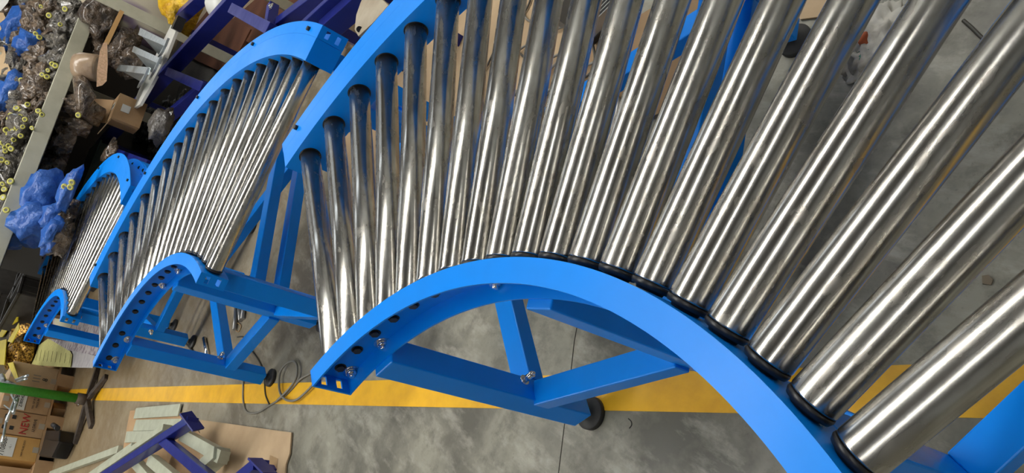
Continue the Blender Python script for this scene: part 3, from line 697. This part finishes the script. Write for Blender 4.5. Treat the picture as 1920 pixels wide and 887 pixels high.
# the row runs leftwards from the camera's side, so lettering is turned to read from there
def ftext(i, body, size, x, z, m_):
    M, wd, o = BX[i]; nf_ = -nb_; up_ = Vector((0, 0, 1)); rt = up_.cross(nf_); c_ = M.to_translation()+e*x+nf_*.0045+up_*z
    F_ = Matrix(((rt[0], 0, nf_[0], c_[0]), (rt[1], 0, nf_[1], c_[1]), (rt[2], 1, nf_[2], c_[2]), (0, 0, 0, 1)))
    text(body, size, F_, m_, o)
for i, (x, z, w_, h_) in ((1, (0, .24, .17, .10)), (3, (0, .24, .17, .12))):
    M, wd, o = BX[i]; part(MB().box((x, -.002, z), (w_, .003, h_), M), 'white_label', LABEL, o)
ftext(1, '710886', .05, 0, .265, INK); ftext(1, 'Z/80042', .035, 0, .225, INK)
ftext(1, 'NO. OF PCS', .022, 0, .13, INK); ftext(1, 'MADE IN', .022, 0, .10, INK)
ftext(2, 'NEW', .085, 0, .15, RED); ftext(2, 'U DRIVE', .032, 0, .08, INK)
ftext(3, '710866-', .052, 0, .265, INK); ftext(3, '- L -', .024, 0, .215, INK); ftext(3, 'NOT TO BE SOLD', .018, 0, .12, INK)
ftext(0, '8', .06, 0, .09, INK)
for q in (-.05, .05):
    for zz in (.30, .245): M, wd, o = BX[2]; part(MB().box((q, -.002, zz), (.035, .002, .03), M), 'printed_symbol', INK, o)
for q in range(3): M, wd, o = BX[0]; part(MB().box((-.03+.03*q, -.002, .16), (.008, .002, .06), M), 'printed_line', mat('grey_print', (.2, .18, .15), .8), o)
# galvanised tubes on top of the cartons
for i, (a, b_, r_) in enumerate((((30, 745), (12, 790), .012), ((33, 748), (25, 775), .012), ((14, 780), (4, 830), .010), ((22, 740), (30, 755), .01), ((8, 760), (24, 772), .006), ((30, 712), (52, 704), .010), ((32, 716), (50, 710), .008))):
    single(MB().cyl(W(*a, .53), W(*b_, .55), r_, n=8), 'metal_rod', ZINC, ['long thick galvanised rod crossing the green pole on the cartons', 'short galvanised rod close to the second carton label', 'thin rod lowest in the tangle at the left edge', 'short rod right where the green pole crosses the cartons', 'thinnest rod in the middle of the tangle', 'upper of two rods on the palest carton', 'lower of two rods on the palest carton'][i], 'rod', 'rods lying on the cartons')
o = thing('pipe_fitting', W(10, 715, .52), 'galvanised pipe fitting on the carton tops by the green pole', 'fitting')
part(MB().cyl(W(0, 712, .56), W(24, 724, .56), .026), 'body', ZINC, o); part(MB().cyl(W(4, 704, .58), W(10, 720, .58), .02), 'branch', ZINC, o)
single(MB().box((row*.5+.35, .95, .255), (row+.3, .8, .51), rowM(0)), 'parts_bin', mat('bin_dark', (.02, .02, .022), .6), 'dark bin behind the cartons carrying the metal rods', 'bin')

# ------------------------------------------------------------------ green pole on a cast base
hb_ = W(163, 750, .05)
o = thing('post_stand', Vector((hb_.x, hb_.y, 0)), 'green pole standing on a dark four-armed cast base', 'stand')
part(MB().cyl((hb_.x, hb_.y, .09), (hb_.x-.15, hb_.y-.02, 1.3), .036, n=20), 'pole', GREEN, o)
part(MB().cyl((hb_.x, hb_.y, .03), (hb_.x, hb_.y, .13), .046, n=12), 'socket', WOODD, o)
IRON = mat('rusty_iron', (.10, .075, .055), .7, col2=(.045, .035, .03), scale=20, bump=.3)
for a in ((200, 706), (184, 688), (172, 800), (141, 832)):
    q = W(*a, .012); part(MB().bar((hb_.x, hb_.y, .05), q, .05, .035), 'arm', IRON, o, bevel=.004)
part(MB().cyl(W(150, 757, .05), W(146, 760, .05), .012), 'bolt', CHROME, o)
# black case on the floor
o = thing('equipment_case', W(100, 838, 0), 'black case with sloping lid on the floor beside the cartons', 'case')
part(MB().prism([W(x, y, .12) for x, y in ((84, 807), (112, 807), (110, 829), (96, 858), (72, 856))], .115), 'body', BLACK, o, bevel=.01)
part(MB().prism([W(x, y, .14) for x, y in ((86, 824), (111, 828), (97, 857), (73, 853))], .02), 'lid', BLACK, o)
part(MB().cyl(W(100, 797, .2), W(108, 803, .2), .02), 'handle', BLACK, o)
p = W(92, 778, .1); single(MB().box((p.x, p.y, .05), (.12, .2, .1)), 'wood_block', CARD, 'small brown block next to the black case', 'block')

# ------------------------------------------------------------------ plates, frames and cardboard, lower left
single(MB().prism([W(x, y, .008) for x, y in ((244, 770), (330, 764), (400, 840), (380, 900), (225, 900), (232, 832))], .006), 'cardboard_sheet', CARD, 'brown cardboard sheet under the pale green plates', 'cardboard')
for pts, lab in ((((255, 765), (338, 757), (333, 780), (250, 785)), 'pale green steel plate, topmost of three overlapping plates'), (((255, 787), (340, 785), (335, 806), (249, 808)), 'pale green steel plate, middle of three overlapping plates'), (((237, 809), (330, 806), (310, 828), (233, 830)), 'pale green steel plate, lowest of three overlapping plates')):
    single(MB().prism([W(x, y, .02) for x, y in pts], .01), 'steel_plate', CREAM2, lab, 'plate', None, None, .001)
single(MB().prism([W(x, y, .0105) for x, y in ((375, 787), (546, 811), (543, 850), (536, 870), (530, 930), (375, 930))], .007), 'cardboard_sheet', CARD2, 'flat tan cardboard sheet with a torn corner on the open floor', 'cardboard')
single(MB().prism([W(x, y, .0115) for x, y in ((506, 853), (521, 860), (516, 900), (500, 900))], .0008), 'packing_tape', mat('brown_tape', (.34, .22, .11), .3), 'strip of brown tape on the flat cardboard sheet', 'tape')
gf = thing('pale_frame', W(330, 860, 0), 'pale green steel frame with an open end, under the navy frame', 'frame')
def gbar(a, b, w_=.03, h_=.05, z=.09, name='rail', m_=CREAM2): return part(MB().bar(W(*a, z), W(*b, z), w_, h_), name, m_, gf, bevel=.002)
gbar((190, 886), (314, 802), .035, .05, .16); gbar((160, 900), (250, 838), .05, .03, .10)
gbar((346, 816), (420, 858), .06, .05, .10); gbar((416, 850), (380, 882), .06, .08, .10, 'end_plate')
gbar((285, 862), (330, 900), .06, .05, .10, 'cross_member'); gbar((258, 870), (285, 900), .05, .05, .10, 'cross_member')
single(MB().bar(W(95, 890, .02), W(225, 843, .02), .05, .03), 'steel_strip', CREAM2, 'single pale green steel strip on the floor left of the frames', 'strip')
nf3 = thing('conveyor_section', W(300, 850, 0), 'navy blue steel frame with a flanged end in the lower left corner', 'frame')
def n3(a, b, w_, h_, z, name='rail'): return part(MB().bar(W(*a, z), W(*b, z), w_, h_), name, NAVY, nf3, bevel=.003)
n3((361, 790), (180, 905), .045, .06, .155); n3((305, 823), (400, 902), .05, .045, .155, 'cross_member')
part(MB().bar(W(348, 774, .185), W(372, 806, .125), .010, .07), 'end_flange', NAVY, nf3)
nf4 = thing('steel_angle', W(485, 880, 0), 'tip of a navy steel section on the flat cardboard sheet', 'section')
part(MB().bar(W(490, 872, .12), W(455, 900, .12), .05, .07), 'body', NAVY, nf4); part(MB().bar(W(478, 860, .15), W(506, 888, .12), .008, .07), 'flange', NAVY, nf4)
p = W(485, 880, .08); part(MB().box((p.x, p.y, .045), (.04, .04, .09)), 'support', NAVY, nf4)

# ------------------------------------------------------------------ cables and rods on the floor
def spline(pts, n=8):
    out = []; P = [pts[0]]+list(pts)+[pts[-1]]
    for i in range(1, len(P)-2):
        for j in range(n):
            t = j/n; a, b, c, d = P[i-1], P[i], P[i+1], P[i+2]
            out.append(.5*((2*b)+(c-a)*t+(2*a-5*b+4*c-d)*t*t+(3*b-a-3*c+d)*t**3))
    out.append(P[-2]); return out
def cable(px, r, m_, lab, z=None, group=None, name='cable'):
    z = r if z is None else z
    return single(MB().tube(spline([W(x, y, z) for x, y in px]), r, 8), name, m_, lab, 'cable', group)
cable(((640, 672), (600, 690), (583, 700), (564, 711), (546, 731), (528, 747), (506, 760), (482, 774), (462, 772), (456, 750), (456, 720), (455, 690)), .005, CABLE, 'grey cable running from under the near rail end in a wide arc')
cable(((600, 706), (590, 718), (573, 736), (555, 750), (537, 750), (526, 738), (523, 718), (526, 697), (537, 682), (551, 678), (557, 688), (555, 709), (542, 729), (519, 752)), .0055, CABLE, 'grey cable curled into a loop over the yellow line', .016)
cable(((505, 758), (498, 740), (496, 715), (492, 693), (485, 676), (470, 655), (463, 643), (456, 632), (445, 632)), .004, CABLED, 'dark cable winding under the middle conveyor frame')
cable(((311, 590), (313, 605), (318, 621), (345, 641), (372, 670)), .006, CABLED, 'thin dark cable hanging by the farthest conveyor feet')
for a, b_, lab in (((383, 634), (389, 667), 'short bright steel rod on the floor near the black feet'), ((447, 560), (451, 601), 'steel rod on the floor under the middle conveyor, left one'), ((458, 560), (455, 598), 'steel rod on the floor under the middle conveyor, right one'), ((443, 575), (440, 618), 'darker steel rod on the floor under the middle conveyor')):
    single(MB().cyl(W(*a, .012), W(*b_, .012), .012, n=12), 'metal_rod', CHROME if 'bright' in lab else GREYM, lab, 'rod')
cable(((1806, 38), (1822, 52), (1836, 66), (1862, 90)), .004, CABLED, 'dark cable end on the concrete seen past the near rollers')
cable(((440, 616), (446, 606), (452, 612), (447, 622), (441, 618)), .003, mat('tan_string', (.35, .22, .1), .7), 'small knot of tan string by the steel rods')

# ------------------------------------------------------------------ cardboard and parts under the near conveyor
single(MB().prism([W(x, y, .008) for x, y in ((640, -60), (1200, -80), (1130, 120), (1040, 300), (930, 352), (700, 400), (640, 380))], .006), 'cardboard_sheet', CARD2, 'large tan cardboard sheet on the floor under the near conveyor', 'cardboard')
# corrugated sheet with real ridges
P0, P1, P2 = W(1360, -70, .012), W(1318, 172, .012), W(985, 335, .012)
ex = (P2-P1); ey = (P0-P1); ncol = 90; cb_ = MB(); grid = []
for i in range(ncol*2+1):
    t = i/(ncol*2); h = .0035 if i % 2 else 0
    grid.append([cb_.bm.verts.new(P1+ex*s_+ey*t+Vector((0, 0, h))) for s_ in (0, 1)])
for a, b_ in zip(grid, grid[1:]): cb_.bm.faces.new((a[0], a[1], b_[1], b_[0]))
single(cb_, 'corrugated_cardboard', CARD2, 'ribbed corrugated cardboard sheet under the near rollers', 'cardboard')
single(MB().prism([W(x, y, .008) for x, y in ((1480, -30), (1640, -30), (1625, 12), (1560, 28), (1500, 36))], .006), 'cardboard_sheet', CARD2, 'small tan cardboard corner beyond the black foot, at the top edge', 'cardboard')
rc = random.Random(9)
GCb = 'grey cables tangled on the cardboard under the near conveyor'
for i, pts in enumerate((((880, 190), (915, 120), (945, 60), (985, 20), (1000, -20)), ((985, -20), (982, 25), (1000, 40), (1040, 20)), ((900, 250), (960, 110), (1020, 70), (1060, 50), (1110, 60)), ((968, 95), (990, 120), (985, 180), (968, 240)), ((965, 180), (1000, 130), (1060, 95), (1120, 60)), ((965, 205), (1010, 150), (1050, 110), (1068, 60)), ((1090, 75), (1110, 80), (1112, 130), (1070, 160), (1020, 180)), ((940, 280), (980, 230), (1050, 150), (1130, 110)), ((968, 170), (985, 210), (980, 250), (940, 300)), ((895, 140), (905, 190), (910, 250), (900, 310)))):
    cable(pts, .0045, CABLE if i % 3 else CABLED, 'thin grey cable in the tangle on the cardboard under the near conveyor', .016+.002*i, GCb)
cable(((1145, 175), (1158, 190), (1155, 225), (1138, 255), (1120, 270)), .010, GREYM, 'ribbed grey conduit on the corrugated sheet', .022, None, 'conduit')
p = W(1057, 22, .05); single(MB().box((p.x, p.y, .05), (.05, .09, .07), None), 'junction_box', mat('grey_box', (.16, .17, .17), .5), 'small grey junction box on the cardboard at the top edge', 'box')
o = thing('heat_sink', W(1125, 22, .01), 'black ribbed metal block at the top edge under the near conveyor', 'block')
M = Matrix.Translation(W(1125, 22, .05)) @ Matrix.Rotation(.9, 4, 'Z')
part(MB().box((0, 0, -.02), (.16, .14, .02), M), 'base', BLACK, o)
for i in range(9): part(MB().box((0, -.064+.016*i, .01), (.16, .004, .05), M), 'fin', GREYM, o)
# rubbish bag past the rollers
o = thing('rubbish_bag', W(1645, 85, 0), 'dirty white plastic bag with green and orange patches on the floor', 'bag')
DW = mat('dirty_white', (.52, .50, .44), .5, col2=(.22, .19, .15), scale=11, bump=.8, bscale=14, lo=.48, hi=.7)
part(lump(MB(), W(1650, 70, .03), (.07, .09, .05), 201, 4, .3, 2, .5), 'white_film', DW, o)
part(lump(MB(), W(1626, 118, .02), (.05, .06, .035), 202, 4, .3, 2, .5), 'white_film', DW, o)
part(lump(MB(), W(1622, 100, .045), (.02, .03, .012), 203, 3, .2), 'green_patch', mat('green_print', (.03, .2, .14), .5), o)
part(lump(MB(), W(1624, 68, .06), (.015, .026, .02), 204, 3, .2), 'orange_patch', mat('orange_print', (.45, .10, .03), .5), o)
lmp(1455, 150, 1.25, (.05, .08, .02), mat('dark_scrap', (.02, .02, .02), .6), 'rubber_scrap', 'dark scrap on the floor beside the black foot under the near rollers', 'scrap', 210, None, .3, .3)
st = W(1853, 524, .002); single(MB().prism([W(x, y, .004) for x, y in ((1841, 517), (1853, 515), (1862, 524), (1858, 534), (1842, 532))], .003), 'stone_chip', mat('brown_chip', (.19, .15, .10), .8), 'small brown flake lying on the concrete near the right edge', 'chip')
cable(((1178, 785), (1183, 790), (1184, 797), (1180, 803)), .0012, INK, 'tiny bent black wire on the open floor by the black foot')
